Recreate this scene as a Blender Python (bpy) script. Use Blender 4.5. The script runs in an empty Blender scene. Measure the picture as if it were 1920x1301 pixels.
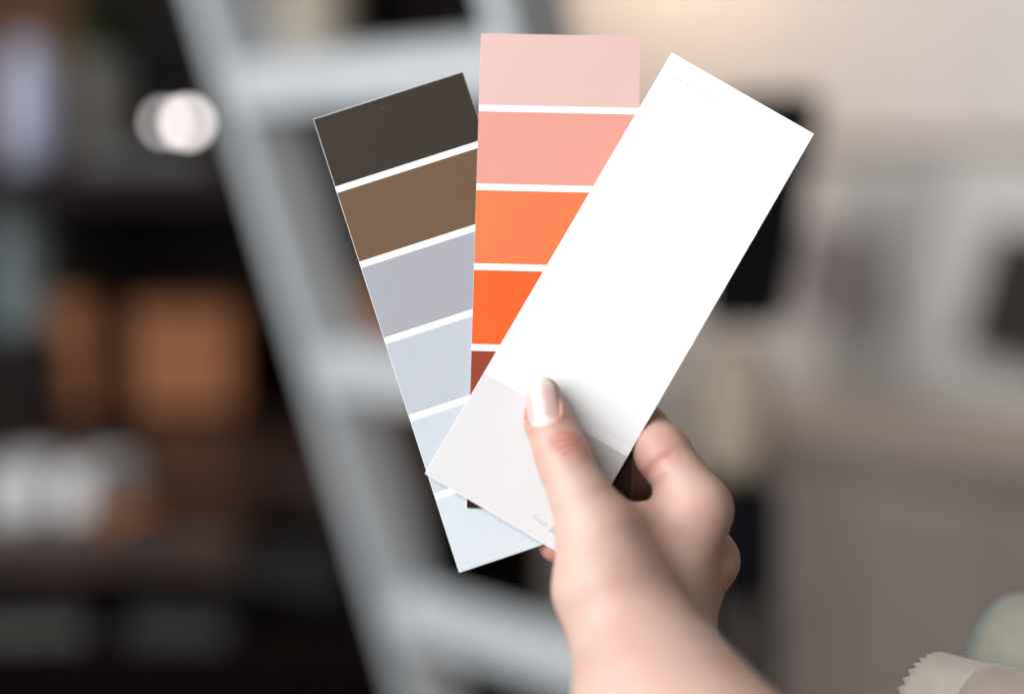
import bpy, math, random
import numpy as np
from mathutils import Vector, Matrix

random.seed(4)
sc = bpy.context.scene
COL = sc.collection

# ------------------------------------------------------------------ camera
PITCH = math.radians(6.7)
CAM = Vector((0, 0, 1.45))
FWD = Vector((0, math.cos(PITCH), -math.sin(PITCH)))
UP = Vector((0, math.sin(PITCH), math.cos(PITCH)))
RIGHT = Vector((1, 0, 0))
cd = bpy.data.cameras.new('camera'); co = bpy.data.objects.new('camera', cd); COL.objects.link(co)
co.location = CAM
co.rotation_euler = (math.radians(90) - PITCH, 0, 0)
cd.sensor_width = 36; cd.lens = 50; cd.clip_start = 0.01; cd.clip_end = 100
cd.dof.use_dof = True; cd.dof.focus_distance = 0.4805; cd.dof.aperture_fstop = 1.72
sc.camera = co

# ------------------------------------------------------------------ light
w = bpy.data.worlds.new('World'); sc.world = w; w.use_nodes = True
w.node_tree.nodes['Background'].inputs[0].default_value = (1.0, 0.88, 0.77, 1)
w.node_tree.nodes['Background'].inputs[1].default_value = 0.20

def area(name, loc, target, sx, sy, power, color):
    l = bpy.data.lights.new(name, 'AREA'); l.shape = 'RECTANGLE'; l.size = sx; l.size_y = sy
    l.energy = power; l.color = color
    o = bpy.data.objects.new(name, l); COL.objects.link(o); o.location = loc
    o.rotation_euler = (Vector(target) - Vector(loc)).to_track_quat('-Z', 'Y').to_euler()
    return o
area('window_light', (-1.85, -0.90, 2.42), (0.0, 0.5, 1.38), 2.7, 2.7, 187, (0.955, 0.975, 1.0))
area('room_light', (1.9, 1.6, 2.7), (0.75, 2.9, 1.25), 1.2, 1.2, 21, (1.0, 0.97, 0.96)).data.spread = math.radians(98)
pl = bpy.data.lights.new('warm_lamp', 'POINT'); pl.energy = 11; pl.color = (1.0, 0.74, 0.52); pl.shadow_soft_size = 0.06
plo = bpy.data.objects.new('warm_lamp', pl); COL.objects.link(plo)

sc.view_settings.view_transform = 'Standard'; sc.view_settings.look = 'None'
sc.view_settings.exposure = 0.0; sc.view_settings.gamma = 1.0
sc.cycles.use_denoising = True

# ------------------------------------------------------------------ helpers
F = 50 / 36 * 1920; CX, CY = 960.0, 650.5
def cam2world(p):                       # camera metres (x right, y down, z forward) -> world
    return CAM + RIGHT * p[0] - UP * p[1] + FWD * p[2]
def W(px, py, d):                       # a photo pixel at optical depth d metres -> world
    return cam2world(((px - CX) / F * d, (py - CY) / F * d, d))
plo.location = W(1300, -200, 2.85)

def lin(r, g, b, k=1.0):
    f = lambda c: (c / 255 / 12.92 if c <= 10.3 else ((c / 255 + .055) / 1.055) ** 2.4) * k
    return (f(r), f(g), f(b), 1)

ALB = 0.74                              # overall paint darkness: the photograph is exposed so that white card clips
def mat(name, color, rough=0.6, noise=0.06, scale=40, bump=0.0, bscale=300, spec=0.5, metal=0.0, alb=None):
    m = bpy.data.materials.new(name); m.use_nodes = True
    nt = m.node_tree; b = nt.nodes['Principled BSDF']
    b.inputs['Roughness'].default_value = rough; b.inputs['Metallic'].default_value = metal
    b.inputs['Specular IOR Level'].default_value = spec
    tc = nt.nodes.new('ShaderNodeTexCoord')
    n = nt.nodes.new('ShaderNodeTexNoise'); n.inputs['Scale'].default_value = scale; n.inputs['Detail'].default_value = 5
    nt.links.new(tc.outputs['Object'], n.inputs['Vector'])
    mr = nt.nodes.new('ShaderNodeMapRange'); mr.inputs[1].default_value = .25; mr.inputs[2].default_value = .75
    mr.inputs[3].default_value = 1 - noise; mr.inputs[4].default_value = 1 + noise
    nt.links.new(n.outputs['Fac'], mr.inputs[0])
    mx = nt.nodes.new('ShaderNodeMix'); mx.data_type = 'RGBA'; mx.blend_type = 'MULTIPLY'
    mx.inputs[0].default_value = 1; mx.inputs[6].default_value = tuple(c * (ALB if alb is None else alb) for c in color[:3]) + (1,)
    nt.links.new(mr.outputs[0], mx.inputs[7]); nt.links.new(mx.outputs[2], b.inputs['Base Color'])
    if bump:
        n2 = nt.nodes.new('ShaderNodeTexNoise'); n2.inputs['Scale'].default_value = bscale; n2.inputs['Detail'].default_value = 3
        nt.links.new(tc.outputs['Object'], n2.inputs['Vector'])
        bp = nt.nodes.new('ShaderNodeBump'); bp.inputs['Strength'].default_value = bump; bp.inputs['Distance'].default_value = .0002
        nt.links.new(n2.outputs['Fac'], bp.inputs['Height']); nt.links.new(bp.outputs[0], b.inputs['Normal'])
    return m

def mesh_obj(name, verts, faces, m, parent=None, smooth=False):
    me = bpy.data.meshes.new(name); me.from_pydata([tuple(v) for v in verts], [], faces); me.update()
    if m: me.materials.append(m)
    if smooth: me.polygons.foreach_set('use_smooth', [True] * len(me.polygons))
    o = bpy.data.objects.new(name, me); COL.objects.link(o)
    if parent: o.parent = parent
    return o
def tag(o, label, cat=None, group=None, kind=None):
    if label: o['label'] = label
    if cat: o['category'] = cat
    if group: o['group'] = group
    if kind: o['kind'] = kind
    return o
def empty(name, loc, label, cat, group=None, rot=None):
    o = bpy.data.objects.new(name, None); COL.objects.link(o); o.location = loc; o.empty_display_size = .02
    if rot is not None: o.rotation_euler = rot
    return tag(o, label, cat, group)

import bmesh
def box_bm(cx, cy, cz, sx, sy, sz, bev=0.004, taper=1.0):
    bm = bmesh.new(); bmesh.ops.create_cube(bm, size=1)
    for v in bm.verts:
        k = taper if v.co.z < 0 else 1.0
        v.co = Vector((v.co.x * sx * k, v.co.y * sy * (1 if taper == 1 else k), v.co.z * sz))
    if bev: bmesh.ops.bevel(bm, geom=bm.edges[:], offset=min(bev, .45 * min(sx, sy, sz)), segments=2, affect='EDGES', profile=.6)
    bmesh.ops.translate(bm, verts=bm.verts, vec=(cx, cy, cz))
    return bm
def bm_obj(name, bm, m, parent=None, smooth=False, rot=None, loc=None):
    me = bpy.data.meshes.new(name); bm.to_mesh(me); bm.free(); me.materials.append(m)
    if smooth: me.polygons.foreach_set('use_smooth', [True] * len(me.polygons))
    o = bpy.data.objects.new(name, me); COL.objects.link(o)
    if parent: o.parent = parent
    if rot is not None: o.rotation_euler = rot
    if loc is not None: o.location = loc
    return o
def box(name, c, s, m, parent=None, bev=.004, rot=None, taper=1.0):
    return bm_obj(name, box_bm(0, 0, 0, *s, bev=bev, taper=taper), m, parent, rot=rot, loc=c)
def lathe(name, prof, m, parent=None, loc=(0, 0, 0), n=40, squash=1.0):
    vs, fs = [], []
    for r, z in prof:
        for i in range(n):
            a = 2 * math.pi * i / n; vs.append((r * math.cos(a), r * math.sin(a) * squash, z))
    for j in range(len(prof) - 1):
        for i in range(n):
            fs.append((j * n + i, j * n + (i + 1) % n, (j + 1) * n + (i + 1) % n, (j + 1) * n + i))
    fs.append(tuple(reversed(range(n)))); fs.append(tuple((len(prof) - 1) * n + i for i in range(n)))
    o = mesh_obj(name, vs, fs, m, parent, True); o.location = loc
    return o

# ------------------------------------------------------------------ materials
M = {}
M['wall'] = mat('warm_plaster', lin(206, 200, 197), .85, .05, 6, .3, 90)
M['floor'] = mat('floor_boards', (.12, .085, .06), .5, .25, 8)
M['dark_wood'] = mat('dark_wood', (.0105, .0058, .0045), .6, .35, 14, spec=.08)
M['brown_wood'] = mat('brown_wood', (.12, .045, .015), .6, .3, 14, spec=.15)
M['red_wood'] = mat('polished_wood', (.040, .021, .017), .35, .3, 10, spec=.3)
M['white_paint'] = mat('white_painted_timber', (.56, .595, .62), .55, .06, 20, .25, 120)
M['taupe'] = mat('taupe_board', (.36, .30, .265), .7, .08, 8)
M['pale_grey'] = mat('pale_canvas', (.62, .60, .57), .8, .06, 10)
M['cool_grey'] = mat('cool_grey_canvas', (.48, .48, .455), .8, .06, 10)
M['mauve'] = mat('mauve_canvas', (.24, .20, .20), .8, .06, 10)
M['charcoal'] = mat('charcoal', (.035, .030, .026), .8, .2, 10, spec=.1)
M['black'] = mat('black_fabric', (.006, .006, .008), .9, .2, 40, spec=.03)
M['cream'] = mat('cream_fabric', (.37, .295, .225), .85, .1, 30)
M['terracotta'] = mat('terracotta', (.30, .098, .020), .7, .15, 14)
M['lavender'] = mat('lavender_glaze', (.40, .43, .58), .35, .06, 10)
M['stone'] = mat('grey_stoneware', (.10, .09, .075), .6, .15, 14)
M['teal_grey'] = mat('grey_blue_glaze', (.24, .29, .30), .35, .1, 12)
M['paper'] = mat('white_paper', (.52, .52, .525), .7, .05, 20)
M['beige'] = mat('beige_linen', (.55, .48, .38), .8, .08, 20)
M['leaf'] = mat('leaf_green', (.025, .055, .012), .5, .3, 20)
M['dim_grey'] = mat('dim_grey_card', (.055, .052, .049), .6, .1, 20)
M['dim_grey2'] = mat('grey_notebook', (.17, .165, .15), .6, .1, 20)
M['stone_top'] = mat('grey_beige_worktop', (.26, .215, .19), .7, .08, 12, spec=.2)
M['steel'] = mat('brushed_steel', (.35, .35, .36), .35, .05, 40, metal=1)

# ------------------------------------------------------------------ setting
tag(mesh_obj('floor', [(-4, -1, 0), (4, -1, 0), (4, 4, 0), (-4, 4, 0)], [(0, 1, 2, 3)], M['floor']), 'dark floor of the room', kind='structure')
wall = tag(box('wall', (0.2, 3.36, 1.4), (7, .1, 2.8), M['wall'], bev=0), 'pale warm grey plaster wall at the back', kind='structure')

def ranged(px0, px1, py0, py1, d):
    a, b = W(px0, py0, d), W(px1, py1, d)
    return (a + b) / 2, b.x - a.x, a.z - b.z
# moulding on the wall, right half
c, sx, sz = ranged(1100, 2100, 256, 280, 3.2)
tag(box('wall_moulding', (c.x, 3.295, c.z), (sx, .03, sz), M['taupe'], bev=.006), 'thin dark moulding running along the pale wall', kind='structure')

# dark wooden shelving, left
sh = empty('shelf_unit', (-.62, 2.1, 0), 'tall dark brown wooden shelf unit behind the white ladder', 'shelf')
def inshelf(name, c, s, m, bev=.004):
    return box(name, (c[0] + .62, c[1] - 2.1, c[2]), s, m, sh, bev)
inshelf('back_panel', (-.56, 2.34, 1.2), (1.18, .02, 2.4), M['dark_wood'])
inshelf('side_panel', (-1.16, 2.1, 1.2), (.03, .46, 2.4), M['brown_wood'])
inshelf('side_panel', (.035, 2.1, 1.2), (.03, .46, 2.4), M['dark_wood'])
inshelf('shelf_board', (-.565, 2.05, 1.443), (1.15, .50, .045), M['dark_wood'])
inshelf('shelf_board', (-.565, 2.08, 1.95), (1.15, .46, .03), M['brown_wood'])
inshelf('shelf_board', (-.565, 1.88, 1.084), (1.15, .52, .045), M['red_wood'])
inshelf('pull_out_board', (-.70, 1.49, 1.084), (.86, .255, .045), M['red_wood'])
inshelf('shelf_board', (-.565, 1.93, .885), (1.15, .50, .03), M['dark_wood'])
inshelf('shelf_board', (-.565, 1.93, .45), (1.15, .50, .03), M['dark_wood'])
inshelf('shelf_board', (-.565, 1.93, .06), (1.15, .50, .03), M['dark_wood'])
c, sx, sz = ranged(-160, 120, -200, 300, 2.2)
inshelf('wood_panel', (c.x, c.y + .08, c.z), (sx, .02, sz), M['brown_wood'])

# things on the shelves
top1, top2, top3 = 1.4655, 1.1065, .90
def on(px, d, z): p = W(px, 650, d); return Vector((p.x, p.y, z))
p = on(76, 2.0, top1)
tag(lathe('vase', [(.022, 0), (.034, .01), (.036, .06), (.033, .13), (.024, .155), (.018, .165), (.021, .172)], M['lavender'], loc=p),
    'slim pale lavender vase at the left end of the upper shelf', 'vase')
p = on(205, 2.08, top1)
pot = empty('potted_plant', p, 'grey stoneware pot with dark green leaves on the upper shelf', 'plant')
lathe('pot', [(.035, 0), (.05, .01), (.056, .08), (.05, .15), (.052, .158)], M['stone'], pot)
rnd = random.Random(2)
for i in range(12):
    a = rnd.uniform(0, 6.28); l = rnd.uniform(.08, .15); wd = .022; t = rnd.uniform(.3, .9)
    d0 = Vector((math.cos(a) * t, math.sin(a) * t, 1)).normalized(); s = d0.cross(Vector((0, 0, 1))).normalized()
    if s.length < .1: s = Vector((1, 0, 0))
    b = Vector((0, 0, .13)); nrm = s.cross(d0) * .006
    pts = [b, b + d0 * l * .35 + s * wd, b + d0 * l * .7 + s * wd * .7, b + d0 * l, b + d0 * l * .7 - s * wd * .7, b + d0 * l * .35 - s * wd, b + d0 * l * .4 + nrm]
    mesh_obj('leaf', pts, [(6, 0, 1), (6, 1, 2), (6, 2, 3), (6, 3, 4), (6, 4, 5), (6, 5, 0)], M['leaf'], pot)
p = on(320, 2.12, top1)
tag(box('speaker_box', (p.x, p.y, top1 + .085), (.075, .08, .17), M['black'], bev=.008), 'small black box behind the ladder rail on the upper shelf', 'box')
p = on(300, 1.93, top1)
tag(box('magazine', (p.x, p.y, top1 + .012), (.17, .14, .024), M['dim_grey'], bev=.002), 'flat grey magazine lying on the upper shelf behind the glowing highlight balls', 'magazine')
p = W(590, 25, 2.15); zl = p.z - top1
tl = empty('table_lamp', (p.x, p.y, top1), 'unlit table lamp with a beige shade above the top rung', 'lamp')
lathe('shade', [(.07, zl - .11), (.065, zl - .03), (.055, zl + .07), (.05, zl + .075)], M['beige'], tl)
lathe('stem', [(.035, .001), (.035, .008), (.006, .014), (.006, zl - .1)], M['charcoal'], tl, n=20)
p = on(48, 2.1, top2)
tag(box('book_stack', (p.x, p.y, top2 + .061), (.13, .14, .12), M['dark_wood'], bev=.006), 'dark stack of books under the grey blue jar', 'books')
p.z += .122
tag(lathe('jar', [(.04, 0), (.05, .015), (.052, .13), (.048, .2), (.03, .235), (.034, .25)], M['teal_grey'], loc=p + Vector((0, 0, .0))),
    'grey blue glazed jar at the left end of the middle shelf', 'jar')
for px, wd, ht, lab in ((155, .062, .17, 'narrow orange terracotta box, leftmost of the three orange boxes'),
                        (362, .15, .16, 'wide orange terracotta box, the largest one, beside the ladder rail'),
                        (700, .10, .20, 'orange terracotta box between the ladder rail and the brown card')):
    p = on(px, 2.12, top2)
    t = empty('storage_box', p, lab, 'box', 'orange storage boxes')
    box('body', (0, 0, ht / 2), (wd, .12, ht - .022), M['terracotta'], t, bev=.008)
    box('lid', (0, 0, ht - .006), (wd + .006, .126, .018), M['terracotta'], t, bev=.005)
# white packets on the middle board
for px, dd, wd, ht, rz, lab in ((40, 1.46, .060, .054, .1, 'white paper packet at the left edge of the frame'),
                                (165, 1.47, .056, .05, -.25, 'white paper packet right of its twin on the middle shelf')):
    p = on(px, dd, top2)
    t = empty('paper_packet', p, lab, 'packet', 'white packets', (0, 0, rz))
    box('body', (0, 0, ht / 2 + .001), (wd, .10, ht), M['paper'], t, bev=.006)
    box('paper_band', (0, -.0012, ht / 2), (wd * .18, .104, ht + .004), M['pale_grey'], t, bev=.002)
p = on(222, 1.41, top2)
tag(lathe('saucer', [(.018, 0), (.03, .004), (.036, .014), (.034, .016), (.02, .007)], M['terracotta'], loc=p), 'small terracotta saucer in front of the white packets', 'saucer')
p = on(50, 1.72, top3)
tag(box('notebook', (p.x, p.y, top3 + .013), (.13, .12, .024), M['dim_grey2'], bev=.003, rot=(0, 0, .15)), 'pale notebook lying on the lowest shelf at the far left', 'notebook')
p = on(345, 1.72, top3)
tag(box('folder', (p.x, p.y, top3 + .017), (.12, .12, .034), M['dim_grey'], bev=.003, rot=(0, 0, -.1)), 'dim grey folder on the lowest shelf left of the ladder foot', 'folder')
p = on(540, 1.9, top3)
tag(box('file_box', (p.x, p.y, top3 + .047), (.16, .16, .092), M['dim_grey'], bev=.006), 'dim grey file box on the lowest shelf beside the ladder rail', 'box')

# two added glowing balls standing in for blurred glossy highlights
M['glow'] = bpy.data.materials.new('highlight_glow'); M['glow'].use_nodes = True
b = M['glow'].node_tree.nodes['Principled BSDF']; b.inputs['Base Color'].default_value = (.9, .9, .9, 1)
b.inputs['Emission Color'].default_value = (1, .91, .90, 1); b.inputs['Emission Strength'].default_value = 10
for px, lab, r in ((309, 'added glowing ball standing in for a highlight before the shelf, left one of the glowing pair', .0056), (351, 'added glowing ball standing in for a highlight beside the ladder rail, right one of the glowing pair', .0076)):
    p = W(px, 230, 1.5)
    t = empty('highlight_ball', p, lab, 'bulb', 'added highlight balls')
    gm = M['glow'].copy(); gm.node_tree.nodes['Principled BSDF'].inputs['Emission Strength'].default_value = 6.0 if px < 330 else 11
    lathe('globe', [(r * math.sin(math.pi * k / 10), -r * math.cos(math.pi * k / 10)) for k in range(1, 10)], gm, t, n=20)
    lathe('ball_cap', [(.005, r * .9), (.005, r + .02), (.004, r + .024)], M['charcoal'], t, n=16)  # cap and thread are added only to hold the glowing ball
    lathe('ball_thread', [(.0008, r + .022), (.0008, 1.15)], M['charcoal'], t, n=8)

# ------------------------------------------------------------------ white ladder
LO = CAM + Vector((-.2583, 1.3005, .0783)); LA = -.76; LEAN = .328; LW = .353; LS = .280
r_ = Vector((math.cos(LA), math.sin(LA), 0)); n_ = Vector((-math.sin(LA), math.cos(LA), 0))
d_ = math.sin(LEAN) * n_ - math.cos(LEAN) * Vector((0, 0, 1))
m_ = math.cos(LEAN) * n_ + math.sin(LEAN) * Vector((0, 0, 1))       # away from the climbing side
k_floor = LO.z / math.cos(LEAN) / LS                                  # spacings from the top rung to the floor
foot = LO + d_ * (k_floor * LS)
lad = empty('ladder', foot + r_ * LW / 2, 'white painted wooden ladder leaning behind the colour cards', 'ladder')
RM = Matrix((r_, m_, -d_)).transposed().to_4x4()
def lbox(name, along_r, along_up, s, depth_off=0):
    o = box(name, (0, 0, 0), s, M['white_paint'], lad, bev=.004)
    pos = r_ * along_r - d_ * along_up + m_ * depth_off
    o.matrix_local = Matrix.Translation(pos) @ RM
    return o
L_TOT = (k_floor + 2.6) * LS
for s in (-1, 1):
    lbox('rail', s * LW / 2, L_TOT / 2, (.027, .066, L_TOT - .01), .033)
for k in range(-2, int(k_floor) + 1):
    lbox('rung', 0, (k_floor - k) * LS, (LW - .027 - .002, .042, .044), .023)

# ------------------------------------------------------------------ right side of the room
# taupe counter set at an angle
A, B = W(1400, 795, 2.30), W(2080, 912, 1.90)
ang = math.atan2(B.y - A.y, B.x - A.x); Lc = (Vector((B.x - A.x, B.y - A.y))).length
zc = (A.z + B.z) / 2
ct = empty('counter', ((A.x + B.x) / 2, (A.y + B.y) / 2, 0), 'long taupe counter in front of the pale wall', 'counter', rot=(0, 0, ang))
box('counter_top', (0, .355, zc - .018), (Lc + .3, .67, .036), M['stone_top'], ct, bev=.006)
box('cabinet', (0, .36, (zc - .036) / 2), (Lc + .24, .62, zc - .04), M['taupe'], ct, bev=.006)
for i in range(3):
    box('cabinet_door', ((i - 1) * (Lc + .2) / 3, .043, zc * .5), ((Lc + .2) / 3 - .01, .018, zc - .12), M['taupe'], ct, bev=.004)
def leaning(name, px0, px1, py0, py1, d, m, tilt, label, cat, roll=0, group=None):
    c, sx, sz = ranged(px0, px1, py0, py1, d)
    return tag(box(name, c, (sx, .02, sz), m, bev=.003, rot=(-tilt, roll, ang * .6)), label, cat, group)
leaning('canvas_board', 1545, 1700, 300, 745, 2.72, M['pale_grey'], .08, 'pale canvas board standing nearest to the black chair', 'board', .04)
leaning('canvas_board', 1500, 1625, 425, 600, 2.55, M['mauve'], .08, 'small mauve grey board in front of the pale canvas', 'board', .03)
leaning('canvas_board', 1685, 1760, 300, 745, 2.62, M['cool_grey'], .08, 'narrow cool grey board between two pale boards', 'board', .10)
leaning('canvas_board', 1745, 2010, 300, 770, 2.55, M['pale_grey'], .08, 'large pale board behind the dark picture', 'board', .12)
leaning('picture', 1835, 2040, 440, 690, 2.40, M['charcoal'], .1, 'dark charcoal picture leaning at the right edge of the frame', 'picture', .22)

# black bar chair with cream cushion
p = W(1400, 650, 1.24)
chx = empty('bar_chair', (p.x, p.y, 0), 'tall black chair with a cream cushion right of the white card', 'chair')
def chair_part(name, pxs, m, d, th):
    base = Vector((p.x, p.y, 0)); n = len(pxs)
    f = [W(x, y, d) - base for x, y in pxs]; bk = [v + Vector((0, th, 0)) for v in f]
    bm = bmesh.new(); vs = [bm.verts.new(v) for v in f + bk]
    bm.faces.new(vs[:n]); bm.faces.new(list(reversed(vs[n:])))
    for i in range(n): bm.faces.new((vs[i], vs[i + n], vs[(i + 1) % n + n], vs[(i + 1) % n]))
    bmesh.ops.recalc_face_normals(bm, faces=bm.faces[:])
    bmesh.ops.bevel(bm, geom=bm.edges[:], offset=.006, segments=2, affect='EDGES')
    return bm_obj(name, bm, m, chx)
chair_part('backrest', [(1345, 176), (1548, 170), (1532, 270), (1472, 612), (1322, 612)], M['black'], 1.22, .03)
bm = bmesh.new(); bmesh.ops.create_uvsphere(bm, u_segments=32, v_segments=20, radius=1)
cc, sx, sz = ranged(1308, 1452, 640, 905, 1.21)
for v in bm.verts:
    f = lambda t, e: math.copysign(abs(t) ** e, t)
    v.co = Vector((f(v.co.x, .7) * sx / 2, f(v.co.y, .8) * .04, f(v.co.z, .7) * sz / 2))
bm_obj('cushion', bm, M['cream'], chx, True, loc=cc - Vector((p.x, p.y, 0)))
c, sx, sz = ranged(1345, 1458, 905, 1135, 1.22)
box('seat', (c.x - p.x, c.y - p.y + .08, c.z), (sx, .2, sz), M['black'], chx, bev=.015)
for a in (-1, 1):
    for e in (-1, 1):
        hz = c.z - sz / 2
        box('leg', (c.x - p.x + a * sx * .38, c.y - p.y + .08 + e * .09, hz / 2), (.02, .02, hz), M['charcoal'], chx, bev=.003)

# ------------------------------------------------------------------ fabric rolls, bottom right
def fabric_mat(name, color, weave=900):
    m = mat(name, color, .9, .07, 160)
    nt = m.node_tree; b = nt.nodes['Principled BSDF']
    tc = nt.nodes.new('ShaderNodeUVMap')
    h = []
    for ax in ('X', 'Y'):
        wv = nt.nodes.new('ShaderNodeTexWave'); wv.bands_direction = ax; wv.inputs['Scale'].default_value = weave / 6.28 * .5
        wv.inputs['Distortion'].default_value = .6; wv.inputs['Detail'].default_value = 1
        nt.links.new(tc.outputs[0], wv.inputs['Vector']); h.append(wv)
    ad = nt.nodes.new('ShaderNodeMath'); ad.operation = 'ADD'
    nt.links.new(h[0].outputs['Fac'], ad.inputs[0]); nt.links.new(h[1].outputs['Fac'], ad.inputs[1])
    bp = nt.nodes.new('ShaderNodeBump'); bp.inputs['Strength'].default_value = .25; bp.inputs['Distance'].default_value = .0001
    nt.links.new(ad.outputs[0], bp.inputs['Height']); nt.links.new(bp.outputs[0], b.inputs['Normal'])
    b.inputs['Sheen Weight'].default_value = .2
    return m
M['fab_light'] = fabric_mat('pale_beige_cotton', lin(190, 180, 168, .98), 1500)
M['fab_beige'] = fabric_mat('beige_woven_cloth', lin(164, 149, 136, .98), 1100)
M['fab_sage'] = fabric_mat('sage_green_cloth', lin(168, 167, 150, .9), 1300)
M['fab_sage2'] = fabric_mat('blue_green_lining', lin(140, 158, 158, .9), 1300)

def tube_sheet(name, R, t, x0, x1, m, parent, teeth=0, pitch=.0040, turns=1.0, a0=0.0, n=None):
    """a thick cloth sheet wrapped round the local x axis; its x0 edge may be pinked"""
    circ = 2 * math.pi * R * turns
    n = n or 160
    if teeth: n = int(circ / pitch) * 2
    nx = 8
    vs, fs, uv = [], [], []
    for side in (0, 1):
        for i in range(n + 1):
            u = i / n; a = a0 + 2 * math.pi * turns * u
            rr = R - t * side
            e = x0 + (teeth * (i % 2) if teeth else 0) + .0006 * math.sin(a * 3)
            for j in range(nx + 1):
                q = j / nx; x = e + (x1 - e) * q ** 2 if j else e
                wob = 1 + .004 * math.sin(3 * a + x * 40)
                vs.append((x, rr * wob * math.cos(a), rr * wob * math.sin(a)))
                uv.append((x, a * R))
    S = (n + 1) * (nx + 1); idx = lambda s, i, j: s * S + i * (nx + 1) + j
    for i in range(n):
        for j in range(nx):
            fs.append((idx(0, i, j), idx(0, i, j + 1), idx(0, i + 1, j + 1), idx(0, i + 1, j)))
            fs.append((idx(1, i, j), idx(1, i + 1, j), idx(1, i + 1, j + 1), idx(1, i, j + 1)))
        fs.append((idx(0, i, 0), idx(0, i + 1, 0), idx(1, i + 1, 0), idx(1, i, 0)))
        fs.append((idx(0, i, nx), idx(1, i, nx), idx(1, i + 1, nx), idx(0, i + 1, nx)))
    o = mesh_obj(name, vs, fs, m, parent, True)
    ul = o.data.uv_layers.new(name='UVMap')
    li = np.zeros(len(o.data.loops), dtype=np.int32); o.data.loops.foreach_get('vertex_index', li)
    ul.data.foreach_set('uv', np.array(uv, dtype=np.float32)[li].ravel())
    return o
def roll_frame(px, py, d, R, slope, out):
    """empty at the left end of a roll whose rim's top shows at px, py"""
    e = math.radians(out); s = math.atan(slope)
    dc = Vector((math.cos(e) * math.cos(s), math.cos(e) * math.sin(s), -math.sin(e)))
    X = (RIGHT * dc.x - UP * dc.y + FWD * dc.z).normalized()
    Zt = (UP - X * UP.dot(X)).normalized(); Y = Zt.cross(X)
    topp = W(px, py, d)
    return Matrix.Translation(topp - Zt * R) @ Matrix((X, Y, Zt)).transposed().to_4x4()
fr = empty('fabric_roll', (0, 0, 0), 'pale beige fabric roll with pinked zigzag edge in the corner', 'fabric roll', 'fabric rolls')
fr.matrix_world = roll_frame(1748, 1219, .492, .030, .105, 48)
tube_sheet('cloth', .0294, .0012, 0, .25, M['fab_light'], fr, teeth=.0021, a0=1.0)
tube_sheet('outer_wrap', .0303, .0009, .0215, .25, M['fab_beige'], fr, a0=.6)
lathe('card_tube', [(.0200, .01), (.0215, .012), (.0215, .24)], M['beige'], fr, n=40).rotation_euler = (0, math.pi / 2, 0)
fg = empty('fabric_roll', (0, 0, 0), 'sage green fabric roll behind the beige one', 'fabric roll', 'fabric rolls')
fg.matrix_world = roll_frame(1903, 1110, .545, .0305, .10, 56)
tube_sheet('cloth', .0295, .0012, 0, .25, M['fab_sage2'], fg, a0=1.0)
tube_sheet('outer_wrap', .0305, .0010, .003, .25, M['fab_sage'], fg, a0=.6)
lathe('card_tube', [(.0200, .01), (.0215, .012), (.0215, .24)], M['beige'], fg, n=40).rotation_euler = (0, math.pi / 2, 0)
zt = min((fr.matrix_world.translation.z - .032), (fg.matrix_world.translation.z - .032)) - .002
tag(box('table_surface', (.38, .415, zt - .015), (.52, .34, .03), M['brown_wood'], bev=.004), 'narrow wooden ledge carrying the fabric rolls', kind='structure')

# ------------------------------------------------------------------ colour cards
def rodr(r):
    r = np.array(r); th = np.linalg.norm(r) + 1e-12; k = r / th
    K = np.array([[0, -k[2], k[1]], [k[2], 0, -k[0]], [-k[1], k[0], 0]])
    return np.eye(3) + np.sin(th) * K + (1 - np.cos(th)) * K @ K
POSE = {'left': [-0.1298, -0.0274, -0.3189, -17.26, -10.4573, 481.5517, 162.718, 54.3625],
        'mid': [-0.0976, 0.0251, 0.0265, 14.5118, -26.4681, 479.8418, 162.0293, 54.7774],
        'white': [-0.0615, 0.0275, 0.5293, 36.3017, -14.802, 474.7928, 164.0841, 55.1773]}
def plane_z(name, px, py):                                   # depth in mm of a card's plane along a pixel's ray
    x = POSE[name]; n = rodr(x[:3])[:, 2]; d = np.array([(px - CX) / F, (py - CY) / F, 1.0])
    return float(n @ np.array(x[3:6]) / (n @ d))
CAMM = np.array([[1, 0, 0], [0, -UP.y, -UP.z], [0, FWD.y, FWD.z]])   # rows: world of cam x, y(down), z
def card_matrix(name):
    x = POSE[name]; R = rodr(x[:3])                          # card axes in camera space
    A = CAMM.T @ R                                           # columns: card x, y(down), z(away) in world
    A = np.stack([A[:, 0], -A[:, 1], -A[:, 2]], 1)           # card x right, y up, z towards the viewer
    t = cam2world(np.array(x[3:6]) / 1000)
    return Matrix.Translation(t) @ Matrix(A.tolist()).to_4x4()
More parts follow.
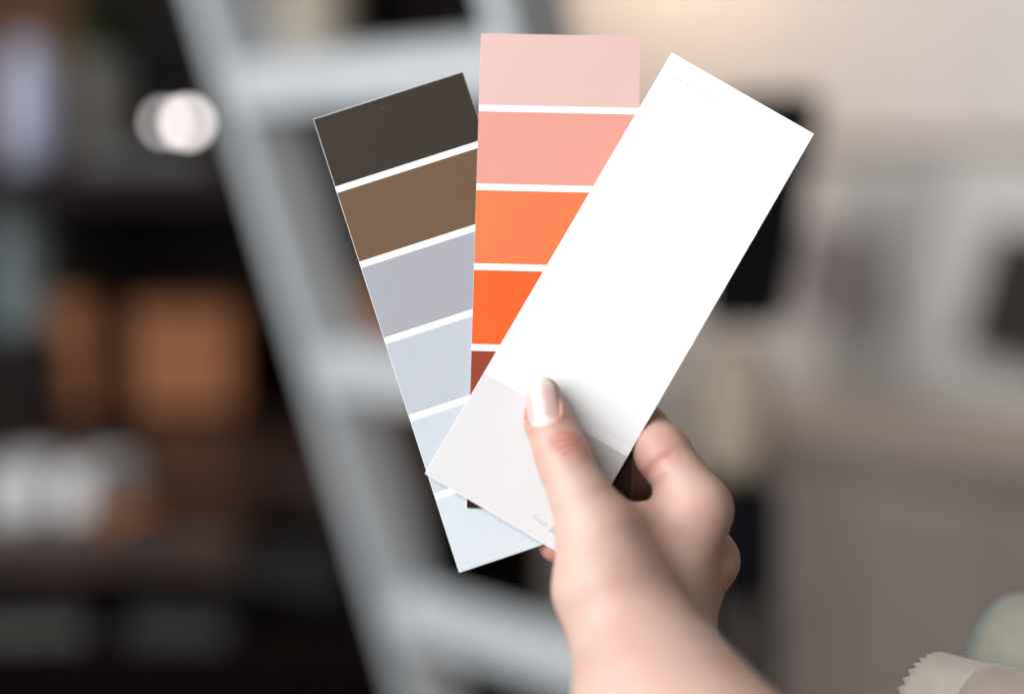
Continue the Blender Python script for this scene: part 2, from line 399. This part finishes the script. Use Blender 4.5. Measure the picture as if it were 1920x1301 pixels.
def sheet(name, x0, x1, y0, y1, z0, z1, bow, m, parent=None, nx=2, ny=6, corner=0.0):
    """thin solid sheet in card space (metres), bent by bow(x, y)"""
    vs, fs = [], []
    for z in (z0, z1):
        for j in range(ny + 1):
            for i in range(nx + 1):
                x = x0 + (x1 - x0) * i / nx; y = y0 + (y1 - y0) * j / ny
                vs.append((x, y, z + bow(x, y)))
    S = (nx + 1) * (ny + 1); q = lambda s, i, j: s * S + j * (nx + 1) + i
    for j in range(ny):
        for i in range(nx):
            fs.append((q(1, i, j), q(1, i + 1, j), q(1, i + 1, j + 1), q(1, i, j + 1)))
            fs.append((q(0, i, j), q(0, i, j + 1), q(0, i + 1, j + 1), q(0, i + 1, j)))
    for i in range(nx):
        fs.append((q(0, i, 0), q(0, i + 1, 0), q(1, i + 1, 0), q(1, i, 0)))
        fs.append((q(0, i + 1, ny), q(0, i, ny), q(1, i, ny), q(1, i + 1, ny)))
    for j in range(ny):
        fs.append((q(0, 0, j + 1), q(0, 0, j), q(1, 0, j), q(1, 0, j + 1)))
        fs.append((q(0, nx, j), q(0, nx, j + 1), q(1, nx, j + 1), q(1, nx, j)))
    return mesh_obj(name, vs, fs, m, parent)
K = 0.87
M['card'] = mat('coated_card', (.83, .83, .83), .5, .012, 60, .08, 900, spec=.25, alb=1)
def chip_mat(name, rgb, k=K):
    white = min(rgb) > 250
    m = mat(name, (.765, .765, .77) if white else lin(*rgb, k), (.55 if max(rgb) < 150 else .45), .02, 35, .06, 1400, spec=(.10 if max(rgb) < 150 else .25), alb=1 if white else None)
    nt = m.node_tree; b = nt.nodes['Principled BSDF']
    src = b.inputs['Base Color'].links[0].from_socket                        # tiny pale flecks of dust in the paint film
    n = nt.nodes.new('ShaderNodeTexNoise'); n.inputs['Scale'].default_value = 700; n.inputs['Detail'].default_value = 1
    tc = nt.nodes.new('ShaderNodeTexCoord'); nt.links.new(tc.outputs['Object'], n.inputs['Vector'])
    r = nt.nodes.new('ShaderNodeMapRange'); r.inputs[1].default_value = .80; r.inputs[2].default_value = .84
    r.inputs[3].default_value = 0; r.inputs[4].default_value = .35; nt.links.new(n.outputs['Fac'], r.inputs[0])
    mx = nt.nodes.new('ShaderNodeMix'); mx.data_type = 'RGBA'; mx.inputs[7].default_value = (.6, .58, .55, 1)
    nt.links.new(r.outputs[0], mx.inputs[0]); nt.links.new(src, mx.inputs[6]); nt.links.new(mx.outputs[2], b.inputs['Base Color'])
    return m
def colour_card(key, label, chips, bow, gap=.0023, inset=.00012):
    Wd, L = POSE[key][7] / 1000, POSE[key][6] / 1000
    o = sheet('colour_card', -Wd / 2, Wd / 2, -L / 2, L / 2, -.00035, 0, bow, M['card'], nx=4, ny=16)
    o.matrix_world = card_matrix(key)
    tag(o, label, 'colour card', 'fanned colour cards')
    n = len(chips); h = (L - gap * (n - 1)) / n
    for i, (nm, rgb) in enumerate(chips):
        y1 = L / 2 - i * (h + gap); y0 = y1 - h
        c = sheet('colour_chip', -Wd / 2 + inset, Wd / 2 - inset, y0 + (inset if i == n - 1 else 0), y1 - (inset if i == 0 else 0), .00001, .00007, bow, chip_mat('chip_' + nm, rgb), o, nx=4, ny=3)
        c['label'] = nm.replace('_', ' ') + ' painted chip'
    return o
bowL = lambda x, y: .0006 * math.cos(y * 18) - .0006
bowM = lambda x, y: .0005 * math.cos(y * 16 + .3) - .0005
bowW = lambda x, y: .0004 * math.cos(y * 15) - .0004
colour_card('left', 'brown to pale grey colour card, leftmost of the fan', [('dark_brown', (66, 57, 49)), ('mid_brown', (124, 97, 74)), ('mid_grey', (182, 183, 190)),
            ('light_grey', (207, 213, 222)), ('pale_blue_grey', (221, 229, 237)), ('bluish_white', (232, 240, 247))], bowL)
colour_card('mid', 'pink to orange colour card in the middle of the fan', [('pale_pink', (247, 206, 198)), ('salmon', (249, 172, 154)), ('bright_orange', (255, 135, 82)),
            ('deep_orange', (255, 108, 40)), ('rust_red', (160, 68, 42)), ('dark_chocolate', (52, 30, 22))], bowM, inset=.00004)
wc = colour_card('white', 'white colour card held by the thumb in front of the others', [('bright_white', (253, 253, 253)), ('soft_white', (253, 253, 253)), ('warm_white', (252, 253, 253)),
            ('pale_ivory_grey', (246, 244, 245))], bowW, gap=.0030)
# printed marks on the white card (too blurred to read): strokes of faint grey ink
M['ink'] = mat('grey_ink', (.52, .53, .60), .6, .05)
M['ink_faint'] = mat('faint_grey_ink', (.60, .61, .64), .6, .02, alb=1)
M['ink_blue'] = mat('faint_blue_ink', lin(166, 178, 200, K), .6, .02)
def card_xy(key, px, py):
    x = POSE[key]; R = rodr(x[:3]); z = plane_z(key, px, py)
    l = R.T @ (np.array([(px - CX) / F * z, (py - CY) / F * z, z]) - np.array(x[3:6])); return l[0] / 1000, -l[1] / 1000
def print_marks(name, card, key, p0, p1, hpx, segs, m, bow):
    """a row of small letter-like strokes from pixel p0 to p1; segs: (start, end, low, high) in row fractions"""
    a = np.array(card_xy(key, *p0)); b_ = np.array(card_xy(key, *p1)); dv = b_ - a; n = np.array([-dv[1], dv[0]]) / np.linalg.norm(dv); hh = hpx * .00018
    vs, fs = [], []
    for s, e, lo, hi in segs:
        k = len(vs)
        for t, v in ((s, lo), (e, lo), (e, hi), (s, hi)):
            q = a + dv * t + n * hh * v; vs.append((q[0], q[1], .00009 + bow(q[0], q[1])))
        fs.append((k, k + 1, k + 2, k + 3))
    mesh_obj(name, vs, fs, m, card)
print_marks('printed_name', wc, 'white', (999, 971), (1023, 988), 9, [(0, .05, 0, 1), (.05, .18, .8, 1), (.05, .16, .4, .55), (.25, .30, 0, .6), (.30, .38, .45, .6), (.45, .50, .0, .6),
            (.5, .58, .45, .6), (.55, .58, 0, .6), (.65, .70, 0, .6), (.70, .78, 0, .15), (.84, .89, 0, 1), (.89, .96, .4, .55), (.96, 1, 0, .5)], M['ink'], bowW)
print_marks('printed_emblem', wc, 'white', (1028, 995), (1039, 1001), 10, [(0, 1, 0, .35), (.1, .9, .45, .75), (.3, .7, .8, 1.05)], M['ink'], bowW)
rr = random.Random(9); segs = []; t = 0
while t < 1:
    wd = rr.uniform(.025, .045)
    if not .46 < t < .52: segs += [(t, t + .012, 0, rr.choice((.6, .6, 1))), (t + .012, t + wd, rr.choice((0, .45)), rr.choice((.15, .6)))]
    t += wd + .018
print_marks('printed_line', wc, 'white', (1262, 147), (1342, 190), 8, segs, M['ink_faint'], bowW)
lc = [o for o in bpy.data.objects if o.get('label', '').startswith('brown to pale grey')][0]
print_marks('printed_code', lc, 'left', (716, 517), (731, 560), 6, [(s * .12, s * .12 + .07, 0, (.6 if s % 3 else 1)) for s in range(8) if s != 4], M['ink_blue'], bowL)

# ------------------------------------------------------------------ hand (one continuous skin built from a distance field, camera-space mm)
def J(px, py, z, r): return (np.array([(px - CX) / F * z, (py - CY) / F * z, z], dtype=np.float32), float(r))
lz = lambda px, py, r: plane_z('left', px, py) + .5 + r
wz = plane_z('white', 1020, 742)
def cone(P, a, b):
    pa, ra = a; pb, rb = b; ba = pb - pa
    h = np.clip(((P - pa) @ ba) / (ba @ ba), 0, 1)
    D = P - pa - h[:, None] * ba
    return np.sqrt((D * D).sum(1)) - (ra + (rb - ra) * h)
def smin(a, b, k):
    h = np.maximum(k - np.abs(a - b), 0) / k
    return np.minimum(a, b) - h * h * k * .25
def chain(P, js, k=2.5):
    d = None
    for a, b in zip(js, js[1:]):
        e = cone(P, a, b); d = e if d is None else smin(d, e, k)
    return d
THUMB = [J(1019, 739, wz - 6.0, 5.6), J(1029, 792, wz - 8.8, 7.3), J(1052, 846, 460, 8.2), J(1066, 886, 457, 8.1), J(1091, 936, 454, 9.4), J(1121, 1000, 451, 12.0), J(1137, 1098, 446, 16.4), J(1172, 1172, 443, 15.5)]
INDEX = [J(1309, 941, 466, 9.2), J(1242, 849, 475, 9.2), J(1204, 806, 485, 8.7), J(1120, 785, lz(1120, 785, 7.4) + 3, 7.5), J(1048, 800, lz(1048, 800, 6.2), 6.2)]
MIDDLE = [J(1327, 1050, 480, 9.4), J(1226, 905, 505, 8.8), J(1128, 880, lz(1128, 880, 7.6) + 6, 7.7), J(1048, 882, lz(1048, 882, 6.4), 6.4)]
RING = [J(1296, 1110, 497, 9.6), J(1214, 990, 518, 8.4), J(1124, 962, lz(1124, 962, 7.4) + 9, 7.4), J(1055, 955, lz(1055, 955, 6.2), 6.2)]
LITTLE = [J(1256, 1150, 512, 9.2), J(1184, 1062, 521, 7.6), J(1108, 1032, lz(1108, 1032, 6.8) + 9, 6.8), J(1045, 1018, lz(1045, 1018, 6.4), 6.6)]
PALM = [[J(1208, 1172, 466, 16), J(1318, 960, 467, 8.6)], [J(1218, 1180, 470, 16), MIDDLE[0]], [J(1212, 1185, 480, 15), RING[0]], [J(1200, 1190, 488, 13), LITTLE[0]],
        [J(1121, 1000, 454, 9.2), J(1190, 1000, 463, 8.4), J(1290, 975, 469, 8.6)],
        [J(1155, 1075, 460, 14), J(1240, 1060, 476, 14)], [J(1160, 1110, 475, 14), J(1240, 1110, 485, 13)]]
ARM = [[J(1188, 1180, 447, 17.5), J(1204, 1222, 440, 20.0), J(1239, 1320, 424, 25.8), J(1420, 1560, 392, 33), J(1640, 1960, 345, 37)],
       [J(1214, 1185, 474, 18), J(1222, 1225, 466, 18.5), J(1268, 1320, 450, 23), J(1390, 1540, 418, 30), J(1580, 1900, 372, 35)]]
def sdf(P):
    palm = None
    for c in PALM + ARM:
        e = chain(P, c, 6); palm = e if palm is None else smin(palm, e, 11)
    palm = smin(palm, chain(P, THUMB, 4), 9)
    d = palm
    for f, k in ((INDEX, 7), (MIDDLE, 6), (RING, 6), (LITTLE, 6)):
        d = np.minimum(d, smin(palm, chain(P, f), k))
    return d
def march(px, py):                                        # first skin point along a pixel's ray
    v = np.array([(px - CX) / F, (py - CY) / F, 1.0]); v /= np.linalg.norm(v); t = 380.0
    for _ in range(200):
        s = float(sdf((v * t)[None].astype(np.float32))[0])
        if s < .01: return v * t
        t += max(s * .8, .02)
        if t > 560: return None
    return v * t

H = 0.62
lo = np.array([-4, 4, 335.]); hi = np.array([140, 215, 535.])
BS = 8
nb = np.ceil((hi - lo) / (H * BS)).astype(int)
bc = np.stack(np.meshgrid(*[lo[i] + (np.arange(nb[i]) + .5) * H * BS for i in range(3)], indexing='ij'), -1).reshape(-1, 3).astype(np.float32)
bd = sdf(bc)
G = np.repeat(np.repeat(np.repeat(bd.reshape(nb), BS, 0), BS, 1), BS, 2)
act = np.nonzero(np.abs(bd) < H * BS * 1.35)[0]
off = np.stack(np.meshgrid(*[np.arange(BS)] * 3, indexing='ij'), -1).reshape(-1, 3)
bi = np.stack(np.unravel_index(act, nb), -1) * BS
for s in range(0, len(bi), 400):
    ii = (bi[s:s + 400, None, :] + off[None]).reshape(-1, 3)
    G[ii[:, 0], ii[:, 1], ii[:, 2]] = sdf((lo + (ii + .5) * H).astype(np.float32))
def surface_nets(G):
    sg = G < 0
    cnt = np.zeros(tuple(s - 1 for s in G.shape), np.int8)
    cor = [(a, b, c) for a in (0, 1) for b in (0, 1) for c in (0, 1)]
    for a, b, c in cor: cnt += sg[a:a + cnt.shape[0], b:b + cnt.shape[1], c:c + cnt.shape[2]]
    cell = np.argwhere((cnt > 0) & (cnt < 8))
    ids = -np.ones(cnt.shape, np.int32); ids[cell[:, 0], cell[:, 1], cell[:, 2]] = np.arange(len(cell))
    val = {k: G[cell[:, 0] + k[0], cell[:, 1] + k[1], cell[:, 2] + k[2]] for k in cor}
    acc = np.zeros((len(cell), 3)); n = np.zeros(len(cell))
    for k in cor:
        for ax in range(3):
            if k[ax] == 0:
                k2 = tuple(1 if i == ax else k[i] for i in range(3)); a, b = val[k], val[k2]
                mk = (a < 0) != (b < 0); t = np.where(mk, a / np.where(mk, a - b, 1), 0)
                p = np.array(k, float)[None].repeat(len(cell), 0); p[:, ax] += t
                acc[mk] += p[mk]; n[mk] += 1
    V = cell + acc / n[:, None]
    Q = []
    for ax in range(3):
        u, v = (ax + 1) % 3, (ax + 2) % 3
        s0 = [slice(1, -1)] * 3; s0[ax] = slice(0, -1); s1 = list(s0); s1[ax] = slice(1, None)
        A_, B_ = sg[tuple(s0)], sg[tuple(s1)]
        e = np.argwhere(A_ != B_); fl = A_[e[:, 0], e[:, 1], e[:, 2]]
        base = e + 1; base[:, ax] -= 1
        def at(du, dv):
            q = base.copy(); q[:, u] += du; q[:, v] += dv; return ids[q[:, 0], q[:, 1], q[:, 2]]
        f = np.stack([at(-1, -1), at(0, -1), at(0, 0), at(-1, 0)], 1)
        f[~fl] = f[~fl][:, ::-1]; Q.append(f)
    return V, np.concatenate(Q)
V, Q = surface_nets(G); del G
V = lo + (V + .5) * H
def grad(P):
    e = .35; P = P.astype(np.float32)
    g = np.stack([sdf(P + np.eye(3, dtype=np.float32)[i] * e) - sdf(P - np.eye(3, dtype=np.float32)[i] * e) for i in range(3)], 1)
    return g / (np.linalg.norm(g, axis=1, keepdims=True) + 1e-9)
for _ in range(2):                                        # snap onto the field
    V = V - grad(V) * sdf(V.astype(np.float32))[:, None] * .9
N = grad(V)
disp = np.zeros(len(V)); red = np.zeros(len(V))
def polydist(P, pts):
    best = np.full(len(P), 1e9)
    for a, b in zip(pts, pts[1:]):
        ba = b - a; h = np.clip(((P - a) @ ba) / (ba @ ba + 1e-9), 0, 1)
        best = np.minimum(best, np.linalg.norm(P - a - h[:, None] * ba, axis=1))
    return best
def crease(pix, depth, width, redness=.4, rw=2.0):
    pts = [q for q in (march(*p) for p in pix) if q is not None]
    if len(pts) < 2: return
    near = np.nonzero(np.linalg.norm(V - np.mean(pts, 0), axis=1) < 40)[0]
    d = polydist(V[near], pts)
    disp[near] -= depth * np.exp(-(d / width) ** 2)
    disp[near] += depth * .35 * np.exp(-((d - width * 2) / width) ** 2)
    red[near] = np.maximum(red[near], redness * np.exp(-(d / rw) ** 2))
crease([(1034, 826), (1048, 817), (1064, 814), (1080, 818)], .30, .55, .5)
crease([(1036, 838), (1052, 827), (1070, 824), (1088, 830)], .34, .60, .5)
crease([(1046, 843), (1062, 836), (1080, 835), (1094, 842)], .32, .60, .5)
crease([(1056, 853), (1072, 846), (1090, 847), (1102, 853)], .26, .60, .4)
crease([(1211, 893), (1222, 876), (1240, 861), (1256, 854)], .26, 1.2, .5, 3)
crease([(1216, 925), (1230, 908), (1246, 896)], .2, 1.2, .35, 3)

# thumb nail: a curved plate set into the tip
axis = THUMB[0][0] - THUMB[1][0]; axis = axis / np.linalg.norm(axis)
ndir = march(1018, 755); dors = grad(np.array([ndir]))[0] * 0 + np.array([-.30, -.06, -1.0])
dors = dors - axis * (dors @ axis); dors /= np.linalg.norm(dors); side = np.cross(axis, dors); side /= np.linalg.norm(side)
if side[0] < 0: side = -side
root = march(1031, 795); root = THUMB[1][0] + axis * ((root - THUMB[1][0]) @ axis)
NL = 16.8; NH = 5.9                                       # nail length, half width
def nail_half(v):                                         # half width along the nail, v 0 (cuticle) .. 1 (free edge)
    base = NH * (.94 + .06 * math.sin(math.pi * min(v, 1)))
    if v < .28: base *= math.sqrt(max(1 - ((.28 - v) / .28) ** 2.2, 0)) * .999
    if v > .70: base *= math.sqrt(max(1 - ((v - .70) / .305) ** 2.3, 0))
    return base
def thumb_r(s):                                           # thumb radius at s mm from the root, towards the tip
    h = np.clip(((root + axis * s - THUMB[0][0]) @ -axis) / np.linalg.norm(THUMB[1][0] - THUMB[0][0]), 0, 1.2)
    return 5.6 + (7.3 - 5.6) * h
NU, NV = 20, 30
RC = 7.4                                                  # transverse radius of the nail plate
nv_top, nail_border = [], []
for j in range(NV + 1):
    v = 1 - (1 - j / NV) ** 1.0; s = v * NL; hw = max(nail_half(v), .05)
    crown = 7.55 - 1.45 * v - 1.1 * max(v - .55, 0) ** 2 * 4 * .45
    for i in range(NU + 1):
        u = (i / NU) * 2 - 1; th = u * hw / RC
        q = root + axis * s + side * (RC * math.sin(th)) + dors * (crown - RC * (1 - math.cos(th)) * 1.05)
        nv_top.append(q)
nv_top = np.array(nv_top).reshape(NV + 1, NU + 1, 3)
border = np.concatenate([nv_top[::-1, 0], nv_top[:, -1]])[: 2 * NV + 2]
inner_edge = np.concatenate([nv_top[int(NV * .72)::-1, 0], nv_top[: int(NV * .72), -1]])
near = np.nonzero(np.linalg.norm(V - (root + axis * NL * .5), axis=1) < 16)[0]
rel = V[near] - root; s_ = rel @ axis; x_ = rel @ side; y_ = rel @ dors
hwv = np.array([nail_half(min(max(v, 0), .70)) if v >= 0 else 0 for v in s_ / NL])
inside = (s_ > 0) & (s_ < NL) & (np.abs(x_) < hwv + .2) & (y_ > 0)
vv = np.clip(s_ / NL, 0, 1)
crownv = 7.55 - 1.45 * vv - 1.1 * np.maximum(vv - .55, 0) ** 2 * 1.8
plate_y = crownv - RC * (1 - np.cos(np.clip(x_ / RC, -1.4, 1.4))) * 1.05
db = polydist(V[near], list(inner_edge))
dn = np.where(inside, np.minimum(plate_y - .55 - y_, 0), 0)          # skin under the plate is pushed below it
fold = np.where(~inside & (y_ > -2), .42 * np.exp(-((db - .8) / 1.0) ** 2), 0)
V[near] += dors[None] * dn[:, None]
disp[near] += fold
red[near] = np.maximum(red[near], np.where(y_ > -2, .75 * np.exp(-(db / 1.1) ** 2), 0))
red[near] = np.maximum(red[near], .25 * np.clip(1 - np.linalg.norm(rel - axis * NL * .7, axis=1) / 14, 0, 1))
V = V + N * disp[:, None]
# soft redness on knuckles and finger sides (skin pigment)
for j, s, a in ((INDEX[0], 14, .22), (MIDDLE[0], 12, .25), (INDEX[2], 20, .30), (THUMB[2], 12, .18), (MIDDLE[1], 22, .5), (LITTLE[3], 14, .6)):
    red = np.maximum(red, a * np.exp(-(np.linalg.norm(V - j[0], axis=1) / s) ** 2))

def to_world(Pmm):
    P = np.asarray(Pmm) / 1000.0
    return np.array(CAM)[None] + P @ CAMM
M['skin'] = bpy.data.materials.new('skin'); M['skin'].use_nodes = True
nt = M['skin'].node_tree; b = nt.nodes['Principled BSDF']
at = nt.nodes.new('ShaderNodeAttribute'); at.attribute_name = 'redness'
tc = nt.nodes.new('ShaderNodeTexCoord')
n1 = nt.nodes.new('ShaderNodeTexNoise'); n1.inputs['Scale'].default_value = 120; n1.inputs['Detail'].default_value = 4; nt.links.new(tc.outputs['Object'], n1.inputs['Vector'])
mr = nt.nodes.new('ShaderNodeMapRange'); mr.inputs[1].default_value = .35; mr.inputs[2].default_value = .75; mr.inputs[3].default_value = -.10; mr.inputs[4].default_value = .20
nt.links.new(n1.outputs['Fac'], mr.inputs[0])
ad = nt.nodes.new('ShaderNodeMath'); ad.operation = 'ADD'; ad.use_clamp = True
nt.links.new(at.outputs['Fac'], ad.inputs[0]); nt.links.new(mr.outputs[0], ad.inputs[1])
mx = nt.nodes.new('ShaderNodeMix'); mx.data_type = 'RGBA'
mx.inputs[6].default_value = (.48, .325, .265, 1); mx.inputs[7].default_value = (.44, .155, .115, 1)
nt.links.new(ad.outputs[0], mx.inputs[0]); nt.links.new(mx.outputs[2], b.inputs['Base Color'])
b.inputs['Roughness'].default_value = .52; b.inputs['Specular IOR Level'].default_value = .5
b.inputs['Subsurface Weight'].default_value = .35; b.inputs['Subsurface Scale'].default_value = .006
b.inputs['Subsurface Radius'].default_value = (1.0, .42, .25)
vor = nt.nodes.new('ShaderNodeTexVoronoi'); vor.inputs['Scale'].default_value = 1100; nt.links.new(tc.outputs['Object'], vor.inputs['Vector'])
bp = nt.nodes.new('ShaderNodeBump'); bp.inputs['Strength'].default_value = .18; bp.inputs['Distance'].default_value = .0002
nt.links.new(vor.outputs['Distance'], bp.inputs['Height'])
n3 = nt.nodes.new('ShaderNodeTexNoise'); n3.inputs['Scale'].default_value = 420; n3.inputs['Detail'].default_value = 6; n3.inputs['Roughness'].default_value = .65
nt.links.new(tc.outputs['Object'], n3.inputs['Vector'])
bp2 = nt.nodes.new('ShaderNodeBump'); bp2.inputs['Strength'].default_value = .35; bp2.inputs['Distance'].default_value = .0004
nt.links.new(n3.outputs['Fac'], bp2.inputs['Height']); nt.links.new(bp.outputs[0], bp2.inputs['Normal']); nt.links.new(bp2.outputs[0], b.inputs['Normal'])
n4 = nt.nodes.new('ShaderNodeTexNoise'); n4.inputs['Scale'].default_value = 38; n4.inputs['Detail'].default_value = 3; nt.links.new(tc.outputs['Object'], n4.inputs['Vector'])
mr4 = nt.nodes.new('ShaderNodeMapRange'); mr4.inputs[1].default_value = .35; mr4.inputs[2].default_value = .7; mr4.inputs[3].default_value = -.08; mr4.inputs[4].default_value = .22
nt.links.new(n4.outputs['Fac'], mr4.inputs[0])
ad4 = nt.nodes.new('ShaderNodeMath'); ad4.operation = 'ADD'; ad4.use_clamp = True
nt.links.new(ad.outputs[0], ad4.inputs[0]); nt.links.new(mr4.outputs[0], ad4.inputs[1]); nt.links.new(ad4.outputs[0], mx.inputs[0])

Vw = to_world(V)
origin = Vw.mean(0)
me = bpy.data.meshes.new('hand')
me.vertices.add(len(Vw)); me.vertices.foreach_set('co', (Vw - origin).astype(np.float32).ravel())
me.loops.add(len(Q) * 4); me.polygons.add(len(Q))
me.loops.foreach_set('vertex_index', Q.astype(np.int32).ravel())
me.polygons.foreach_set('loop_start', np.arange(0, len(Q) * 4, 4, dtype=np.int32))
me.update(calc_edges=True); me.validate()
me.polygons.foreach_set('use_smooth', np.ones(len(me.polygons), dtype=bool))
a_ = me.attributes.new('redness', 'FLOAT', 'POINT'); a_.data.foreach_set('value', red.astype(np.float32))
me.materials.append(M['skin'])
hand = bpy.data.objects.new('hand', me); COL.objects.link(hand); hand.location = origin
tag(hand, 'bare right hand pinching the fanned colour cards between thumb and fingers', 'hand')

# nail plate mesh
M['nail'] = bpy.data.materials.new('nail'); M['nail'].use_nodes = True
nt = M['nail'].node_tree; b = nt.nodes['Principled BSDF']
uvn = nt.nodes.new('ShaderNodeAttribute'); uvn.attribute_name = 'nail_v'
rp = nt.nodes.new('ShaderNodeValToRGB'); e = rp.color_ramp.elements
e[0].position = .0; e[0].color = (0.577, 0.468, 0.468, 1); e[1].position = 1; e[1].color = (0.624, 0.577, 0.499, 1)
for pos, c in ((.16, (0.585, 0.484, 0.484, 1)), (.22, (0.546, 0.359, 0.343, 1)), (.62, (0.546, 0.374, 0.343, 1)), (.72, (0.546, 0.382, 0.343, 1)), (.90, (0.608, 0.530, 0.452, 1))):
    k = e.new(pos); k.color = c
nt.links.new(uvn.outputs['Fac'], rp.inputs[0]); nt.links.new(rp.outputs[0], b.inputs['Base Color'])
b.inputs['Roughness'].default_value = .3; b.inputs['Subsurface Weight'].default_value = .2; b.inputs['Subsurface Scale'].default_value = .002
b.inputs['Subsurface Radius'].default_value = (1, .5, .35); b.inputs['Coat Weight'].default_value = .3
top = nv_top.reshape(-1, 3); bot = top - dors[None] * .5
S = (NV + 1) * (NU + 1); q = lambda s, j, i: s * S + j * (NU + 1) + i
fs = []
for j in range(NV):
    for i in range(NU):
        fs.append((q(0, j, i), q(0, j, i + 1), q(0, j + 1, i + 1), q(0, j + 1, i)))
        fs.append((q(1, j, i), q(1, j + 1, i), q(1, j + 1, i + 1), q(1, j, i + 1)))
    fs.append((q(0, j, 0), q(0, j + 1, 0), q(1, j + 1, 0), q(1, j, 0)))
    fs.append((q(0, j, NU), q(1, j, NU), q(1, j + 1, NU), q(0, j + 1, NU)))
for i in range(NU):
    fs.append((q(0, NV, i), q(0, NV, i + 1), q(1, NV, i + 1), q(1, NV, i))); fs.append((q(0, 0, i), q(1, 0, i), q(1, 0, i + 1), q(0, 0, i + 1)))
nail = mesh_obj('thumbnail', to_world(np.concatenate([top, bot])) - origin, fs, M['nail'], hand, True)
vt = np.repeat(np.arange(NV + 1) / NV, NU + 1); uu = np.tile(np.linspace(-1, 1, NU + 1), NV + 1)
vt = vt + .10 * uu ** 2 * (vt < .5) + .05 * uu ** 2 * (vt > .6)
a_ = nail.data.attributes.new('nail_v', 'FLOAT', 'POINT'); a_.data.foreach_set('value', np.concatenate([vt, vt]).astype(np.float32))
nail['label'] = 'glossy pink thumbnail with pale free edge'
bmn = bmesh.new(); bmn.from_mesh(nail.data); bmesh.ops.recalc_face_normals(bmn, faces=bmn.faces[:]); bmn.to_mesh(nail.data); bmn.free()
